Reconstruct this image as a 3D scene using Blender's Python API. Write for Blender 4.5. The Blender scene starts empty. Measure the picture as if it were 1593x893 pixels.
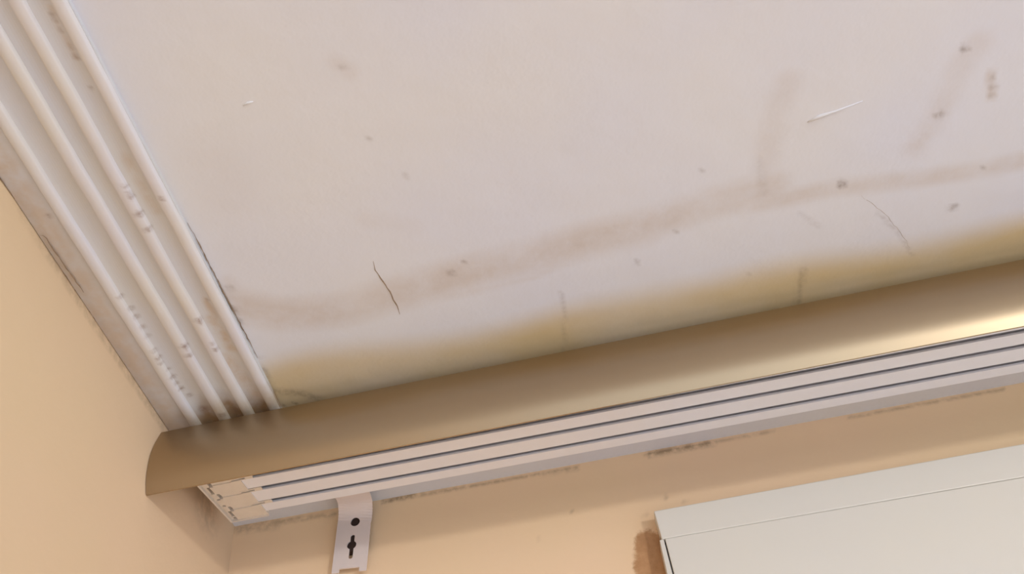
import bpy, bmesh, math, random
import numpy as np
from mathutils import Matrix, Vector

random.seed(4)
S = bpy.context.scene
H = 2.6                      # ceiling height; all shapes below are written with z = 0 at the ceiling
MM = 0.001

# ------------------------------------------------------------------ camera
CAM_ROT = (2.42217998, 0.0526363, 0.2248141)
CAM_LOC = (0.2945971, -0.6150478, -0.4591401)
FPX, OX, OY = 1376.238, -123.442, 12.284
cd = bpy.data.cameras.new('camera')
cam = bpy.data.objects.new('camera', cd)
S.collection.objects.link(cam)
cam.location = (CAM_LOC[0], CAM_LOC[1], CAM_LOC[2] + H)
cam.rotation_euler = CAM_ROT
cd.sensor_width = 36.0
cd.lens = 36.0 * FPX / 1593.0
cd.shift_x = -OX / 1593.0
cd.shift_y = OY / 1593.0
cd.clip_start = 0.01
S.camera = cam

# ------------------------------------------------------------------ world, lamp, exposure
W = bpy.data.worlds.new('room_light')
S.world = W
W.use_nodes = True
W.node_tree.nodes['Background'].inputs[0].default_value = (0.83, 0.92, 1.06, 1)
W.node_tree.nodes['Background'].inputs[1].default_value = 1.56
ld = bpy.data.lights.new('room_lamp', 'POINT')
ld.energy = 85
ld.color = (1.0, 0.96, 0.90)
ld.shadow_soft_size = 0.07
lamp = bpy.data.objects.new('room_lamp', ld)
lamp.location = (2.2, -2.6, H - 0.475)
S.collection.objects.link(lamp)
S.view_settings.view_transform = 'Standard'
S.view_settings.look = 'None'
S.view_settings.gamma = 1
S.view_settings.use_curve_mapping = False
S.view_settings.exposure = -0.03


# ------------------------------------------------------------------ helpers
def lin(c):
    return tuple(((v / 255) / 12.92 if v <= 10 else (((v / 255) + .055) / 1.055) ** 2.4) for v in c) + (1,)


_R = np.array(cam.rotation_euler.to_matrix())


def at(px, py, axis, val):
    """point of the surface  axis = val  (ceiling-based coordinates) seen at a place of the photograph"""
    v = _R @ np.array([(px - 796.5 - OX) / FPX, -(py - 446.5 - OY) / FPX, -1])
    t = (val - CAM_LOC[axis]) / v[axis]
    return np.array(CAM_LOC) + t * v


class N:
    """small node-tree builder"""
    def __init__(s, name, rough=0.6, metal=0.0):
        s.m = bpy.data.materials.new(name); s.m.use_nodes = True
        s.t = s.m.node_tree; s.b = s.t.nodes['Principled BSDF']
        s.b.inputs['Roughness'].default_value = rough
        s.b.inputs['Metallic'].default_value = metal
        s.co = s.t.nodes.new('ShaderNodeTexCoord').outputs['Object']

    def link(s, a, b): s.t.links.new(a, b)

    def noise(s, scale, detail=3, rough=.55, vec=None, sc3=None):
        n = s.t.nodes.new('ShaderNodeTexNoise'); n.inputs['Scale'].default_value = scale
        n.inputs['Detail'].default_value = detail; n.inputs['Roughness'].default_value = rough
        v = vec or s.co
        if sc3:
            mp = s.t.nodes.new('ShaderNodeMapping'); mp.inputs['Scale'].default_value = sc3
            s.link(v, mp.inputs[0]); v = mp.outputs[0]
        s.link(v, n.inputs['Vector']); return n.outputs[0]

    def rng(s, v, a, b, c=0., d=1., smooth=False):
        n = s.t.nodes.new('ShaderNodeMapRange'); s.link(v, n.inputs[0])
        if smooth: n.interpolation_type = 'SMOOTHSTEP'
        for i, q in enumerate((a, b, c, d)): n.inputs[i + 1].default_value = q
        return n.outputs[0]

    def math(s, op, a, b):
        n = s.t.nodes.new('ShaderNodeMath'); n.operation = op
        for i, q in enumerate((a, b)):
            if isinstance(q, (int, float)): n.inputs[i].default_value = q
            else: s.link(q, n.inputs[i])
        return n.outputs[0]

    def mix(s, f, a, b):
        n = s.t.nodes.new('ShaderNodeMix'); n.data_type = 'RGBA'
        if isinstance(f, (int, float)): n.inputs[0].default_value = f
        else: s.link(f, n.inputs[0])
        for i, q in ((6, a), (7, b)):
            if isinstance(q, tuple): n.inputs[i].default_value = q
            else: s.link(q, n.inputs[i])
        return n.outputs[2]

    def attr(s, name):
        n = s.t.nodes.new('ShaderNodeAttribute'); n.attribute_name = name
        x = s.t.nodes.new('ShaderNodeSeparateColor'); s.link(n.outputs['Color'], x.inputs[0])
        return x.outputs

    def col(s, c):
        if isinstance(c, tuple): s.b.inputs['Base Color'].default_value = c
        else: s.link(c, s.b.inputs['Base Color'])

    def bump(s, h, dist, strength=1.0):
        n = s.t.nodes.new('ShaderNodeBump'); n.inputs['Distance'].default_value = dist
        n.inputs['Strength'].default_value = strength
        s.link(h, n.inputs['Height']); s.link(n.outputs[0], s.b.inputs['Normal'])


def from_data(name, verts, faces, mat, parent=None, origin=(0, 0, 0), local=False, smooth=False, attr=None, bevel=0):
    """one mesh object; verts in ceiling-based coordinates (or the parent's own when local)"""
    me = bpy.data.meshes.new(name)
    v = np.array(verts, float)
    if parent is not None:
        o0 = (0, 0, 0) if local else np.array(parent.location) - np.array((0, 0, H))
    else:
        o0 = origin
    v = v - np.array(o0)
    me.from_pydata([tuple(q) for q in v], [], faces)
    bm = bmesh.new(); bm.from_mesh(me)
    if bevel:
        bmesh.ops.remove_doubles(bm, verts=bm.verts, dist=1e-6)
    if attr is None: bmesh.ops.recalc_face_normals(bm, faces=bm.faces)
    bm.to_mesh(me); bm.free()
    if attr is not None:
        a = me.color_attributes.new('stain_shade', 'FLOAT_COLOR', 'POINT')
        a.data.foreach_set('color', np.column_stack([attr, np.ones(len(attr))]).astype(np.float32).ravel())
    me.materials.append(mat)
    o = bpy.data.objects.new(name, me)
    S.collection.objects.link(o)
    if parent is not None: o.parent = parent
    else: o.location = (origin[0], origin[1], origin[2] + H)
    if smooth:
        for p in me.polygons: p.use_smooth = True
    if bevel:
        b = o.modifiers.new('bevel', 'BEVEL'); b.width = bevel; b.segments = 2; b.limit_method = 'ANGLE'
    return o


def box(x0, x1, y0, y1, z0, z1):
    v = [(x, y, z) for x in (x0, x1) for y in (y0, y1) for z in (z0, z1)]
    f = [(0, 1, 3, 2), (4, 6, 7, 5), (0, 4, 5, 1), (2, 3, 7, 6), (0, 2, 6, 4), (1, 5, 7, 3)]
    return v, f


def merge(*parts):
    V, F = [], []
    for v, f in parts:
        n = len(V); V += list(v); F += [tuple(i + n for i in q) for q in f]
    return V, F


def extrude_x(profile, xs, yfun=None, closed=True, caps=True):
    """sweep a (y, z) outline along x"""
    V, F = [], []
    n = len(profile)
    for x in xs:
        for y, z in profile: V.append((x, y + (yfun(x) if yfun else 0), z))
    for k in range(len(xs) - 1):
        for i in range(n if closed else n - 1):
            j = (i + 1) % n
            F.append((k * n + i, k * n + j, (k + 1) * n + j, (k + 1) * n + i))
    if caps and closed:
        F.append(tuple(range(n))); F.append(tuple((len(xs) - 1) * n + i for i in reversed(range(n))))
    return V, F


def tube(pts, radii, sides=6):
    pts = [Vector(p) for p in pts]; V, F = [], []
    for i, p in enumerate(pts):
        d = (pts[min(i + 1, len(pts) - 1)] - pts[max(i - 1, 0)]).normalized()
        a = d.orthogonal().normalized(); b = d.cross(a)
        for k in range(sides):
            t = 2 * math.pi * k / sides
            V.append(tuple(p + (a * math.cos(t) + b * math.sin(t)) * radii[i]))
    for i in range(len(pts) - 1):
        for k in range(sides):
            j = (k + 1) % sides
            F.append((i * sides + k, i * sides + j, (i + 1) * sides + j, (i + 1) * sides + k))
    F.append(tuple(range(sides))); F.append(tuple((len(pts) - 1) * sides + i for i in range(sides)))
    return V, F


def wobbly(pts, step=0.004, amp=0.0005, plane='xy'):
    """subdivide a polyline and roughen it"""
    out = []
    for a, b in zip(pts[:-1], pts[1:]):
        a, b = np.array(a), np.array(b)
        n = max(1, int(np.linalg.norm(b - a) / step))
        for k in range(n):
            q = a + (b - a) * k / n
            q[0] += random.uniform(-amp, amp)
            q[2 if plane == 'xz' else 1] += random.uniform(-amp, amp)
            out.append(q)
    out.append(np.array(pts[-1])); return out


def dist_poly(P, line):
    """distance of points P (n,2) to a polyline"""
    best = np.full(len(P), 9.)
    for a, b in zip(line[:-1], line[1:]):
        a, b = np.array(a), np.array(b); d = b - a
        t = np.clip(((P - a) @ d) / max(d @ d, 1e-12), 0, 1)
        best = np.minimum(best, np.linalg.norm(P - (a + t[:, None] * d), axis=1))
    return best


def blob(P, c, r, soft=1.0):
    return np.clip((r - np.linalg.norm(P - np.array(c), axis=1)) / (r * soft) + 0.5, 0, 1)


def sstep(a, b, v):   # smooth 0..1 ramp; a > b gives a falling ramp
    t = np.clip((v - a) / (b - a), 0, 1); return t * t * (3 - 2 * t)


def structure(o): o['kind'] = 'structure'; return o


def tag(o, label, cat): o['label'] = label; o['category'] = cat; return o


def grid(us, vs, fn):
    V = [fn(u, v) for v in vs for u in us]; n = len(us)
    F = [(j * n + i, j * n + i + 1, (j + 1) * n + i + 1, (j + 1) * n + i) for j in range(len(vs) - 1) for i in range(n - 1)]
    return V, F


# ------------------------------------------------------------------ materials
def ceiling_material():
    n = N('stained_white_ceiling_paint', .72)
    yel, bro, spk = n.attr('stain_shade')[:3]
    base = n.mix(n.rng(n.noise(4.5, 2), .35, .65), lin((218, 220, 225)), lin((213, 217, 231)))
    blot = n.noise(26, 5, .65)
    c = n.mix(n.math('MULTIPLY', bro, n.rng(blot, .3, .6, .35, 1)), base, lin((190, 175, 162)))
    yb = n.math('ADD', yel, n.math('MULTIPLY', n.math('SUBTRACT', n.noise(18, 5, .6, sc3=(1, 1.6, 1)), .5), n.math('MULTIPLY', yel, .45)))
    c = n.mix(n.rng(yb, 0.02, 1.0, 0, .95), c, lin((203, 183, 140)))
    sp = n.math('MULTIPLY', spk, n.rng(n.noise(260, 3, .6), .3, .6, .25, 1))
    c = n.mix(sp, c, lin((104, 82, 66)))
    n.col(c)
    h = n.math('ADD', n.noise(35, 4, .6), n.math('MULTIPLY', n.noise(7, 3), 1.5))
    n.bump(h, .0012, .55)
    return n.m


def cornice_material():
    n = N('cornice_paint', .6)
    yel, bro, spk = n.attr('stain_shade')[:3]
    base = n.mix(n.rng(n.noise(9, 3), .35, .65), lin((205, 204, 203)), lin((203, 204, 210)))
    c = n.mix(n.math('MULTIPLY', yel, n.rng(n.noise(60, 4, .6), .25, .6, .5, 1)), base, lin((146, 116, 78)))
    c = n.mix(n.math('MULTIPLY', bro, n.rng(n.noise(90, 4, .6), .35, .6, .2, 1)), c, lin((190, 168, 144)))
    c = n.mix(n.math('MULTIPLY', spk, n.rng(n.noise(420, 3, .6), .35, .55, .5, 1)), c, lin((126, 98, 82)))
    n.col(c)
    n.bump(n.noise(90, 4), .0006, .5)
    return n.m


def rib_material():
    n = N('rib_paint', .5)
    yel, bro, spk = n.attr('stain_shade')[:3]
    base = n.mix(n.rng(n.noise(12, 3), .35, .65), lin((214, 212, 210)), lin((212, 211, 218)))
    c = n.mix(n.math('MULTIPLY', yel, n.rng(n.noise(60, 4, .6), .25, .6, .3, .7)), base, lin((170, 146, 104)))
    c = n.mix(n.math('MULTIPLY', spk, n.rng(n.noise(420, 3, .6), .35, .55, .4, .9)), c, lin((132, 104, 88)))
    n.col(c)
    n.bump(n.noise(120, 4), .0005, .5)
    return n.m


def wall_material(name, tone=1.0):
    n = N(name, .7)
    pat, dirt_shade, spk = n.attr('stain_shade')[:3]
    base = n.mix(n.rng(n.noise(3.5, 3), .35, .65), lin(tuple(v * tone for v in (229, 202, 164))), lin(tuple(v * tone for v in (231, 201, 168))))
    nz = n.noise(110, 5, .7)
    m = n.rng(n.math('ADD', pat, n.math('MULTIPLY', n.math('SUBTRACT', nz, .5), 1.2)), .30, .72, smooth=True)
    c = n.mix(m, base, n.mix(n.rng(nz, .35, .65), lin((196, 152, 110)), lin((178, 134, 92))))
    c = n.mix(n.math('MULTIPLY', dirt_shade, n.rng(n.noise(140, 4, .6), .35, .6, .15, 1)), c, lin((140, 118, 92)))
    c = n.mix(n.math('MULTIPLY', spk, .8), c, lin((120, 86, 60)))
    n.col(c)
    n.bump(n.noise(45, 5, .6), .0009, .5)
    return n.m


def plain(name, c1, c2, rough, scale=30, bumpd=.0002, metal=0.):
    n = N(name, rough, metal)
    n.col(n.mix(n.rng(n.noise(scale, 3), .35, .65), lin(c1), lin(c2)))
    if bumpd: n.bump(n.noise(scale * 4, 3), bumpd, .4)
    return n.m


M_ceil, M_corn, M_rib, M_wall = ceiling_material(), cornice_material(), rib_material(), wall_material('peach_wall_paint', 1.03)
M_wall2 = wall_material('peach_wall_paint_dimmed', .955)  # same peach paint, toned down to balance the light between the two walls
M_plastic = plain('white_plastic', (230, 231, 240), (232, 232, 238), .42, 12)
M_cap = plain('ivory_plastic', (224, 214, 202), (218, 208, 196), .45, 60)
M_slot = plain('dark_gap_shade', (86, 68, 70), (78, 62, 66), .7, 20)  # shade of deep gaps put into the colour
M_box = plain('white_upvc', (222, 218, 208), (219, 216, 209), .4, 6)
M_bracket = plain('white_painted_steel', (222, 210, 206), (216, 206, 204), .38, 40)
M_dark = plain('hole_dark_brown', (52, 34, 28), (44, 30, 26), .8, 60)  # dark colour that blackens the bracket holes
M_crack = plain('crack_dirt', (150, 128, 106), (126, 106, 86), .9, 300)
M_gap = plain('open_joint_dirt', (130, 106, 84), (112, 90, 70), .9, 300)
M_floor = plain('pale_floor', (226, 220, 214), (218, 212, 208), .5, 5)
nf = N('champagne_brushed_metal', .375, 1.0)
streak = nf.noise(3, 2)
nf.col(nf.mix(nf.rng(streak, .3, .7), lin((170, 151, 124)), lin((172, 153, 126))))
M_fascia = nf.m

# ------------------------------------------------------------------ ceiling
xs = list(np.linspace(0, .76, 254)) + [.9, 1.2, 1.8, 2.5, 3.3]
ys = [-3.6, -2.6, -1.8, -1.2, -.9] + list(np.linspace(-.72, 0, 241))
V, F = grid(xs, ys, lambda u, v: (u, v, 0.))
P = np.array(V)[:, :2]


def cl(pts): return [tuple(at(x, y, 2, 0)[:2]) for x, y in pts]


# yellow band along the wall
edge = -.150 - .030 * (0.88 + .10 * np.sin(P[:, 0] * 17 + 1) + .06 * np.sin(P[:, 0] * 43))
edge -= .010 * np.exp(-((P[:, 0] - .13) / .05) ** 2)
amp = .86 + .06 * np.sin(P[:, 0] * 31) + .12 * np.exp(-((P[:, 0] - .30) / .035) ** 2) + .20 * sstep(.38, .6, P[:, 0]) + .12 * np.exp(-((P[:, 0] - .11) / .04) ** 2)
yel = sstep(0, 1, (P[:, 1] - (edge - .016)) / .034) * amp
yel *= 1 - .9 * sstep(-.11, -.07, P[:, 1])
# tide marks
bro = np.zeros(len(P))


def band(line, r, a, soft=.7):
    global bro
    d = dist_poly(P, cl(line)); bro = np.maximum(bro, a * np.clip((r - d) / (r * soft), 0, 1))


band([(350, 470), (430, 490), (520, 485), (600, 462), (700, 432), (800, 408), (900, 378), (1000, 355)], .020, .5)
band([(800, 408), (900, 378), (1000, 352), (1100, 318), (1200, 292)], .017, .45)
band([(1180, 318), (1300, 292), (1400, 282), (1500, 268), (1600, 248)], .010, .42)
band([(1186, 300), (1195, 230), (1225, 130)], .012, .22)
band([(1425, 230), (1455, 185), (1490, 110), (1520, 70)], .012, .26)
band([(1425, 225), (1440, 212)], .008, .42)
band([(1540, 115), (1543, 150)], .004, .5)
band([(352, 440), (380, 500)], .010, .30)
band([(600, 470), (700, 462), (830, 432), (900, 400)], .004, .25)
band([(520, 95), (545, 112)], .007, .2)
band([(570, 340), (640, 352)], .010, .12)
band([(330, 250), (360, 300)], .03, .10)
spk = np.zeros(len(P))
for x, y, r, a in [(1310, 287, .0022, .8), (1306, 283, .0015, .5), (1480, 323, .0022, .5), (1486, 321, .002, .4), (1460, 180, .002, .6), (1465, 177, .002, .4),
                   (1500, 76, .0022, .6), (1543, 120, .0016, .35), (1544, 135, .0022, .3), (1542, 148, .0016, .3), (1090, 263, .0012, .6), (702, 425, .0018, .6),
                   (722, 407, .0014, .4), (990, 408, .0016, .5), (1050, 360, .0014, .4), (630, 274, .0016, .3), (576, 217, .0014, .35), (533, 104, .002, .2),
                   (366, 484, .002, .5), (372, 498, .0022, .5), (358, 448, .002, .4), (364, 478, .0016, .5), (458, 628, .0014, .7), (440, 632, .0016, .6),
                   (900, 382, .0012, .3), (405, 555, .0014, .25), (1247, 440, .0022, .35), (1165, 425, .0012, .25), (960, 350, .0012, .3), (1530, 262, .0012, .4)]:
    spk = np.maximum(spk, a * blob(P, cl([(x, y)])[0], r * 1.1))
for ln, r, a in [([(1250, 418), (1246, 440), (1241, 472)], .0022, .34), ([(874, 455), (878, 500), (878, 545)], .0014, .22),
                 ([(1365, 330), (1400, 365), (1418, 395)], .0012, .22), ([(425, 608), (470, 612), (500, 622)], .0035, .40),
                 ([(408, 575), (425, 622)], .0035, .45), ([(1180, 250), (1190, 300)], .003, .10), ([(1240, 330), (1275, 352)], .0014, .16)]:
    spk = np.maximum(spk, a * np.clip((r * 1.4 - dist_poly(P, cl(ln))) / r, 0, 1))
ceiling = structure(from_data('ceiling', V, F, M_ceil, attr=np.column_stack([yel, bro, spk])))


def crack(pts, rad, parent, mat=M_crack, amp=.0003, step=.003, plane='xy'):
    q = wobbly(pts, step, amp, plane); n = len(q)
    rr = [rad * random.uniform(.55, 1.15) * min(1, .35 + 4 * min(i, n - 1 - i) / n) for i in range(n)]
    v, f = tube(q, rr, 6)
    return from_data('crack', v, f, mat, parent)


crack([at(x, y, 2, 0) for x, y in [(581, 407), (584, 420), (591, 432), (600, 443), (606, 453), (612, 466), (618, 477), (622, 489)]], .00042, ceiling)
crack([at(x, y, 2, 0) for x, y in [(1340, 305), (1375, 330), (1398, 358), (1415, 385)]], .00010, ceiling, amp=.0006)
# ridge of paint
v, f = tube([at(1256, 190, 2, 0), at(1275, 181, 2, 0), at(1300, 173, 2, 0), at(1342, 157, 2, 0)], [.0004, .0013, .0007, .0002], 8)
from_data('paint_ridge', v, f, M_ceil, ceiling, smooth=True)
v, f = tube([at(378, 164, 2, 0), at(386, 160, 2, 0), at(394, 158, 2, 0)], [.0003, .0008, .0003], 8)
from_data('paint_ridge', v, f, M_ceil, ceiling, smooth=True)

# ------------------------------------------------------------------ walls and floor
xs = list(np.linspace(0, .76, 254)) + [1.0, 1.6, 2.4, 3.3]
zs = [-2.6, -1.6, -.8, -.4] + list(np.linspace(-.24, 0, 81))
V, F = grid(xs, zs, lambda u, v: (u, 0., v))
P = np.array(V)[:, [0, 2]]


def wl(pts): return [tuple(at(x, y, 1, 0)[[0, 2]]) for x, y in pts]


pat = np.clip(.5 + (.0125 - dist_poly(P, wl([(1012, 846), (1014, 900)]) + [(.337, -.4)])) / .012, 0, 1)
dirt_shade = np.zeros(len(P)); sp = np.zeros(len(P))
for ln, r, a in [([(600, 778), (640, 771)], .003, .8), ([(640, 771), (900, 728)], .0016, .55), ([(1010, 706), (1110, 688)], .0026, .85),
                 ([(1110, 688), (1200, 670)], .0016, .4), ([(1320, 650), (1560, 606)], .0014, .45), ([(372, 822), (430, 815)], .005, .4), ([(430, 812), (520, 800)], .0022, .5)]:
    dirt_shade = np.maximum(dirt_shade, a * np.clip((r * 1.6 - dist_poly(P, wl(ln))) / r, 0, 1))
for x, y, r, a in [(840, 838, .0014, .8), (1036, 774, .0022, .4), (1066, 782, .0016, .4), (1004, 800, .0018, .3), (890, 795, .001, .4), (1000, 838, .004, .25)]:
    sp = np.maximum(sp, a * blob(P, wl([(x, y)])[0], r))
wall_back = structure(from_data('wall_back', V, F, M_wall, attr=np.column_stack([pat, dirt_shade, sp])))

ys = [-3.6, -2.4, -1.4, -.9] + list(np.linspace(-.6, 0, 151))
zs = [-2.6, -1.6, -.8, -.4] + list(np.linspace(-.2, 0, 51))
V, F = grid(ys, zs, lambda u, v: (0., u, v))
P = np.array(V)[:, 1:]
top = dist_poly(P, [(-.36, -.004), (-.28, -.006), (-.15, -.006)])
dirt_shade = .55 * np.clip((.006 - top) / .006, 0, 1) * sstep(-.42, -.28, P[:, 0])
dirt_shade = np.maximum(dirt_shade, .35 * np.clip((.030 - np.linalg.norm(P - np.array((-.055, -.018)), axis=1)) / .02, 0, 1))  # soft blot by the rail end: shade painted into the mask
wall_left = structure(from_data('wall_left', V, F, M_wall2, attr=np.column_stack([dirt_shade * 0, dirt_shade, dirt_shade * 0])))
v, f = box(0, 3.3, -3.6, 0, -2.66, -2.6)
structure(from_data('floor', v, f, M_floor))

# ------------------------------------------------------------------ ribbed cornice on the ceiling along the left wall
RIBS = [(.0188, .0280), (.0421, .0518), (.0618, .0711), (.0826, .0914)]
CZ = -.0062


def prof(x):
    """underside of the cornice base across its width"""
    if x < .0188: return -.0030 - .0010 * math.sin(math.pi * x / .0188)
    for (a, b), (c, d) in zip(RIBS[:-1], RIBS[1:]):
        if b <= x <= c: return -.0034 + .0018 * math.sin(math.pi * (x - b) / (c - b))
    return -.0034


def marks(P, kind):
    yel = sstep(-.172, -.146, P[:, 1] + .004 * np.sin(P[:, 0] * 160) + .003 * np.sin(P[:, 0] * 377)) * .95
    yel *= .55 + .45 * sstep(.012, .03, P[:, 0])
    yel = np.maximum(yel, .35 * np.clip((.02 - np.abs(P[:, 0] - .004)) / .02, 0, 1) * sstep(-.5, -.25, P[:, 1]) * (kind == 0))
    bro = .55 * sstep(.021, .010, P[:, 0]) if kind == 0 else np.zeros(len(P)); sp = np.zeros(len(P))  # wall-side margin tint: peach light bounced off the wall, put into the colour
    cc = lambda pts: [tuple(at(x, y, 2, -.0045)[:2]) for x, y in pts]
    for ln, r, a in [([(330, 500), (360, 545)], .006, .7), ([(350, 560), (400, 620)], .007, .6), ([(195, 250), (240, 330)], .005, .35), ([(79, 15), (117, 92)], .003, .4),
                     ([(320, 470), (345, 520)], .004, .6)]:
        bro = np.maximum(bro, a * np.clip((r - dist_poly(P, cc(ln))) / (r * .7), 0, 1))
    for x, y, r, a in [(204, 305, .0016, .8), (217, 331, .002, .8), (231, 355, .002, .7), (195, 289, .0014, .6), (199, 298, .0012, .5), (252, 307, .0013, .7), (75, 337, .0014, .5),
                       (188, 461, .0014, .5), (204, 481, .0016, .5), (212, 494, .0016, .5), (222, 510, .0014, .5), (230, 524, .0016, .4), (309, 496, .0018, .9), (312, 501, .0014, .7),
                       (287, 537, .002, .9), (294, 551, .0018, .8), (290, 544, .0012, .5), (336, 542, .0014, .8), (330, 533, .0014, .5), (269, 587, .0016, .7), (282, 606, .0016, .7), (262, 575, .0012, .5),
                       (246, 556, .0018, .6), (250, 564, .0014, .6), (322, 470, .0012, .4), (347, 643, .002, .8), (79, 25, .0016, .4), (83, 34, .0014, .4), (92, 50, .0014, .35), (117, 92, .0016, .5), (108, 76, .0014, .3),
                       (140, 140, .0014, .3), (275, 597, .0014, .5), (294, 618, .0018, .5), (240, 545, .0014, .5), (316, 640, .003, .6), (365, 642, .003, .5)]:
        sp = np.maximum(sp, a * blob(P, cc([(x, y)])[0], r * 1.1))
    return np.column_stack([yel, bro, sp])


ys = [-3.6, -2.4, -1.4, -1.0] + list(np.linspace(-.72, -.1, 311)) + [-.062]
us = sorted(set([0.0005] + [round(a, 5) for a in np.linspace(.0005, .0914, 62)] + [q for r in RIBS for q in r]))
V, F = grid(us, ys, lambda u, v: (u, v, prof(u)))
n0 = len(V)
V += [(.0914, y, .0) for y in ys]
m = len(us)
F += [(j * m + m - 1, n0 + j, n0 + j + 1, (j + 1) * m + m - 1) for j in range(len(ys) - 1)]
A = marks(np.array(V)[:, :2], 0)
cornice = structure(from_data('trim_1', V, F, M_corn, attr=A))
for (a, b) in RIBS:
    us2 = [a, a + .0008, a + .0018, (a + b) / 2, b - .0018, b - .0008, b]
    zz = [-.0024, CZ + .0009, CZ, CZ - .0001, CZ, CZ + .0009, -.0024]
    V, F = [], []
    for y in ys:
        w = .00012 * math.sin(y * 70 + a * 900) + .00006 * math.sin(y * 190 + a * 300)
        for u, z in zip(us2, zz): V.append((u + w, y, z))
    k = len(us2)
    F = [(j * k + i, j * k + i + 1, (j + 1) * k + i + 1, (j + 1) * k + i) for j in range(len(ys) - 1) for i in range(k - 1)]
    from_data('rib', V, F, M_rib, cornice, attr=marks(np.array(V)[:, :2], 1), smooth=True)
# open joints along the cornice
crack([at(x, y, 0, .0006) for x, y in [(-8, 266), (0, 277), (30, 318), (62, 362)]], .00045, cornice, plane='yz')
crack([at(x, y, 0, .0006) for x, y in [(62, 362), (100, 424), (150, 499), (195, 566), (232, 622)]], .00060, cornice, plane='yz')
crack([at(x, y, 2, -.0045) for x, y in [(62, 366), (67, 367), (72, 371), (76, 378), (80, 384), (100, 412), (130, 455)]], .00038, cornice)
crack([(.0923, -.318, -.0004), (.0924, -.285, -.0004), (.0922, -.255, -.0004), (.0924, -.225, -.0004), (.0922, -.192, -.0004)], .00035, ceiling)
crack([(.0922, -.270, -.0006), (.0925, -.252, -.0006), (.0923, -.236, -.0006)], .0005, ceiling)

# ------------------------------------------------------------------ curtain rail
rail = bpy.data.objects.new('curtain_rail', None)
S.collection.objects.link(rail)
rail.location = (0, -.0505, H - .0284)
tag(rail, 'long white three-track curtain rail under the ceiling with a curved champagne-coloured front fascia', 'curtain rail')
TILT = math.atan(.16384)
rail.rotation_euler = (TILT, 0, 0)
# the rail body: C-shaped channels, in the rail's own tilted frame (y: 0 at the back edge, z: 0 on the underside)
c = math.cos(TILT)
slots = [(s - .0505) / c for s in (.1081, .0880, .0658)]
SW, LEN, X0 = .0029, 2.45, .0500


def rail_profile():
    """one closed outline: flat top, underside with three undercut slots"""
    y1 = -.092
    p = [(0, .0006), (0, .012), (y1, .012), (y1, 0)]
    for s in slots:                                   # from the front slot to the back one
        p += [(-s - SW, 0), (-s - SW, .0016), (-s - .0075, .0016), (-s - .0075, .0105), (-s + .0075, .0105), (-s + .0075, .0016), (-s + SW, .0016), (-s + SW, 0)]
    p += [(-.0006, 0)]
    return p


v, f = extrude_x(rail_profile(), [X0, LEN])
body = from_data('rail_body', v, f, M_plastic, rail, local=True)
for s in slots:
    v, f = box(X0 + .001, LEN - .001, -s - .0074, -s + .0074, .0085, .0104)  # dark strip in each slot, painted shade of the cavity
    from_data('track_shade_strip', v, f, M_slot, body, local=True)
# end cap: stepped underside
cx = [.0178, .0192, .0212, .0246, .0275, .0435, .0505, .0545, .0585, .0606]
cy = sorted([.0058, .0046, .0030, .0000, -.0015] + [-s + d for s in slots for d in (.0068, .0044, .0023, .0010, -.0010, -.0023, -.0044, -.0068)] + [-.0880])
ZR, Z1, Z2 = -.0016, -.0008, .0040


def cap_depth(x, y):
    near = min(abs(y + s) for s in slots)
    if x < .0192 or (y > .0046 and x < .0505): return ZR          # rim
    if x > .0505:
        if y > -.0: return None
        return (-.0003 if near < .0023 else None) if x > .0545 else (.0045 if near < .0010 else (-.0006 if near < .0023 else None))
    if x < .0212: return .0006
    if x < .0246:
        return .0050 if (.0044 < near < .0110 or y > .0) else -.0002
    if x < .0275: return .0046 if near < .0044 else Z1
    if x > .0435 and near < .0023: return .0048 if near < .0010 or y + .0 < -99 else -.0010
    return Z1 if near > .0023 else Z1 + .0007


cells = {}
V, F = [], []
for i in range(len(cx) - 1):
    for j in range(len(cy) - 1):
        d = cap_depth((cx[i] + cx[i + 1]) / 2, (cy[j] + cy[j + 1]) / 2)
        if d is None: continue
        if cx[i] >= .0505: bx = box(cx[i], cx[i + 1], cy[j], cy[j + 1], d, d + .0011 if d < .004 else d + .002)
        else: bx = box(cx[i], cx[i + 1], cy[j], cy[j + 1], d, .0130)
        V, F = merge((V, F), bx)
cap = from_data('end_cap', V, F, M_cap, rail, local=True)

# fascia: bent metal strip, fixed to the rail; written upright, so undo the tilt of the parent
inv = (Matrix.Rotation(-TILT, 4, 'X'))


def upright(o):
    """child whose vertices are in ceiling coordinates, placed under the tilted rail"""
    base = Matrix.Translation((0, -.0505, -.0284)) @ Matrix.Rotation(TILT, 4, 'X')
    o.data.transform(base.inverted()); return o


def bare(name, v, f, mat, parent, smooth=False, attr=None):
    me = bpy.data.meshes.new(name); me.from_pydata([tuple(q) for q in v], [], f)
    bm = bmesh.new(); bm.from_mesh(me); bmesh.ops.recalc_face_normals(bm, faces=bm.faces); bm.to_mesh(me); bm.free()
    me.materials.append(mat); o = bpy.data.objects.new(name, me); S.collection.objects.link(o)
    o.parent = parent
    if smooth:
        for p in me.polygons: p.use_smooth = True
    return upright(o)


keys = [(0, 0), (.15, .0034), (.30, .0063), (.47, .0080), (.62, .0080), (.77, .0068), (.88, .0050), (1, .0014)]


def bulge(t):
    ks = [k[0] for k in keys]; vs = [k[1] for k in keys]
    return float(np.interp(t, ks, vs))


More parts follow.
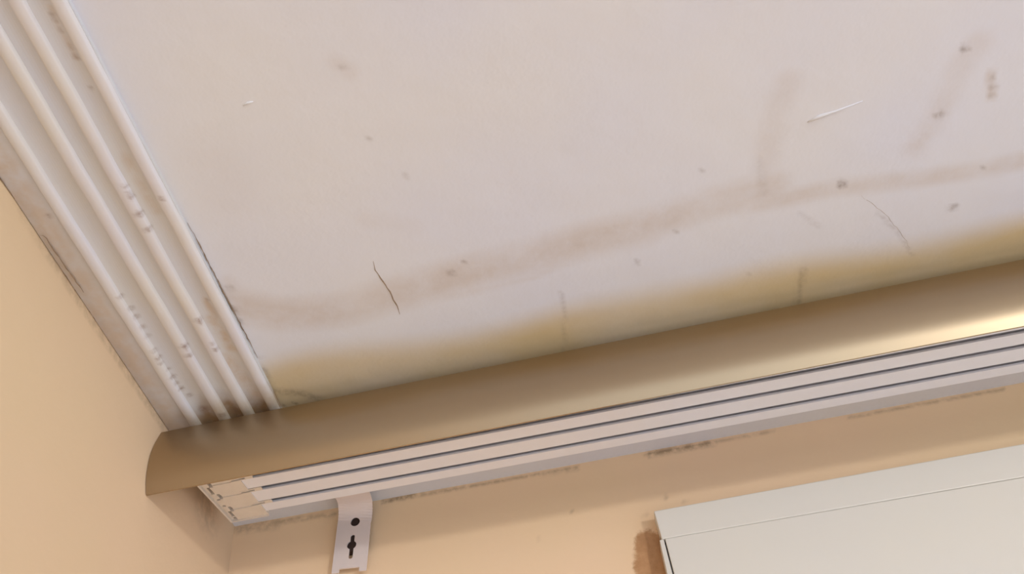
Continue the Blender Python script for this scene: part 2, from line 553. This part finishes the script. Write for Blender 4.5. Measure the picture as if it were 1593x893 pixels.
ts = np.linspace(0, 1, 41)
bl = np.array([bulge(t) for t in ts])
for _ in range(6):
    b2 = bl.copy(); b2[1:-1] = (bl[:-2] + 2 * bl[1:-1] + bl[2:]) / 4; bl = b2
ZT, ZB = -.0127, -.0711
outer = [(-.148 - b, ZT + (ZB - ZT) * t) for t, b in zip(ts, bl)]
inner = [(y + .0016, z) for y, z in reversed(outer)]
prof_f = outer + [(-.1482, -.0710)] + inner[1:-1] + [(-.1440, -.0142), (-.1440, -.0130)]
fx = [.0006] + list(np.linspace(.02, 2.45, 40))
v, f = extrude_x(prof_f, fx, yfun=lambda x: -.0058 * x)
fascia = bare('fascia', v, f, M_fascia, rail, smooth=True)
fascia.data.set_sharp_from_angle(angle=math.radians(35))
fascia['label'] = 'curved champagne-coloured metal strip along the front of the rail'
for x in (.30, .95, 1.6, 2.2):
    v, f = box(x, x + .02, -.1460 - .0058 * x, -.135, -.033, -.0305)
    bare('fascia_clip', v, f, M_bracket, rail)

# bracket: a punched steel strip bent from the wall over the back of the rail
h = .0005
path = [(.1078, -.0080, -.0695), (.1115, -.0080, -.0240)]
for k in range(1, 9):
    a = k / 8 * math.radians(84)
    path.append((.1115 + .0040 * k / 8, -.0080 - .0125 * (1 - math.cos(a)), -.0240 + .0125 * math.sin(a)))
path += [(.1160, -.0260, -.0118), (.1168, -.0420, -.0137), (.1185, -.1230, -.0268)]
path = [np.array(q) for q in path]
seg = [0]
for a, b in zip(path[:-1], path[1:]): seg.append(seg[-1] + np.linalg.norm(b - a))
LP = seg[-1]
BW = .0145


def frame(s):
    i = min(max(np.searchsorted(seg, s) - 1, 0), len(path) - 2)
    a, b = path[i], path[i + 1]
    t = (s - seg[i]) / (seg[i + 1] - seg[i])
    return a + (b - a) * t, (b - a) / np.linalg.norm(b - a)


def sdf(u, s):
    """negative inside a hole"""
    d = [math.hypot(u - .0010, s - .0462) - .0040]
    def cap_(s0, s1, r, u0): return math.hypot(u - u0 - max(0, 0), s - min(max(s, s0), s1)) - r
    d.append(cap_(.0135, .0325, .0018, .0002)); d.append(math.hypot(u - 0, s - .0245) - .0040)
    d.append(math.hypot((u - .0000) * .8, (s - .0820)) - .0013)
    # bottom notch between two feet
    d.append(max(abs(u) - .0085, s - .0035))
    return min(d)


us = np.linspace(-BW, BW, 59)
ss = np.arange(0, .1, h).tolist() + np.arange(.1, LP, .004).tolist() + [LP]
idx = {}
V = []


def snap(u, s):
    d = sdf(u, s)
    if abs(d) < h * .75 and 0 < s < LP and abs(u) < BW:
        e = 1e-5
        g = np.array([(sdf(u + e, s) - sdf(u - e, s)), (sdf(u, s + e) - sdf(u, s - e))]) / (2 * e)
        n = np.linalg.norm(g)
        if n > .3: u, s = u - g[0] / n * d, s - g[1] / n * d
    return u, s


cols = []
T = .0012
for s0 in ss:
    for u0 in us:
        u, s = snap(u0, s0)
        p, tan = frame(max(0, min(LP, s)))
        wd = np.array([1., 0, 0]); wd = wd - tan * (wd @ tan); wd /= np.linalg.norm(wd)
        nrm = np.cross(wd, tan)                 # towards the room / downwards
        q = p + wd * u
        V.append(q); cols.append(q - nrm * T)
nV = len(V); V = V + cols
nu = len(us)
F = []
keep = set()
for j in range(len(ss) - 1):
    for i in range(nu - 1):
        if sdf((us[i] + us[i + 1]) / 2, (ss[j] + ss[j + 1]) / 2) > 0: keep.add((i, j))
for i, j in keep:
    a, b, c_, d_ = j * nu + i, j * nu + i + 1, (j + 1) * nu + i + 1, (j + 1) * nu + i
    F.append((a, b, c_, d_)); F.append((nV + d_, nV + c_, nV + b, nV + a))
    if (i, j - 1) not in keep: F.append((b, a, nV + a, nV + b))
    if (i, j + 1) not in keep: F.append((d_, c_, nV + c_, nV + d_))
    if (i - 1, j) not in keep: F.append((a, d_, nV + d_, nV + a))
    if (i + 1, j) not in keep: F.append((c_, b, nV + b, nV + c_))
bracket = bare('bracket', V, F, M_bracket, rail, smooth=True)
bracket.data.set_sharp_from_angle(angle=math.radians(40))
bracket['label'] = 'white steel strap with a round hole and a keyhole slot'
v, f = box(.1030, .1195, -.0065, -.0008, -.0500, -.0160)  # dark strip added behind the holes so they read as deep
back = bare('hole_dark_strip', v, f, M_dark, bracket)

# ------------------------------------------------------------------ shutter box on the back wall
sb = bpy.data.objects.new('shutter_box', None)
S.collection.objects.link(sb)
BD = -.015
sb.location = (.355, 0, H - .40)
tag(sb, 'flat white plastic roller shutter box on the peach back wall, at the lower right', 'shutter box')
XR = 1.75


def slanted(x0t, x0b, x1t, x1b, y0, y1, zt, zb):
    """prism with slanted sides"""
    v = [(x0t, y0, zt), (x1t, y0, zt), (x1b, y0, zb), (x0b, y0, zb), (x0t, y1, zt), (x1t, y1, zt), (x1b, y1, zb), (x0b, y1, zb)]
    f = [(0, 1, 2, 3), (7, 6, 5, 4), (0, 4, 5, 1), (1, 5, 6, 2), (2, 6, 7, 3), (3, 7, 4, 0)]
    return v, f


def topz(x): return -.0673 + (x - .3528) * .0080


v = [(.3528, BD, topz(.3528)), (XR, BD, topz(XR)), (XR, BD, -.0906), (.3528, BD, -.0923),
     (.3528, 0, topz(.3528)), (XR, 0, topz(XR)), (XR, 0, -.0903), (.3528, 0, -.0920)]
f = [(0, 1, 2, 3), (7, 6, 5, 4), (0, 4, 5, 1), (1, 5, 6, 2), (2, 6, 7, 3), (3, 7, 4, 0)]
from_data('top_strip', v, f, M_box, sb, bevel=.0008)
v, f = slanted(.3510, .3360, .3542, .3465, BD + .0004, 0, -.0922, -.40)
v2, f2 = slanted(.3520, .3510, .3527, .3542, BD + .0004, 0, topz(.3528) - .0004, -.0922)
from_data('side_strip', *merge((v, f)), M_box, sb, bevel=.0006)
v, f = slanted(.3552, .3475, XR, XR, BD - .0001, 0, -.0924, -.40)
from_data('front_cover', v, f, M_box, sb, bevel=.0006)
v, f = slanted(.3533, .3428, XR - .01, XR - .01, BD + .006, -.0005, -.070, -.395)
from_data('housing', v, f, M_slot, sb)
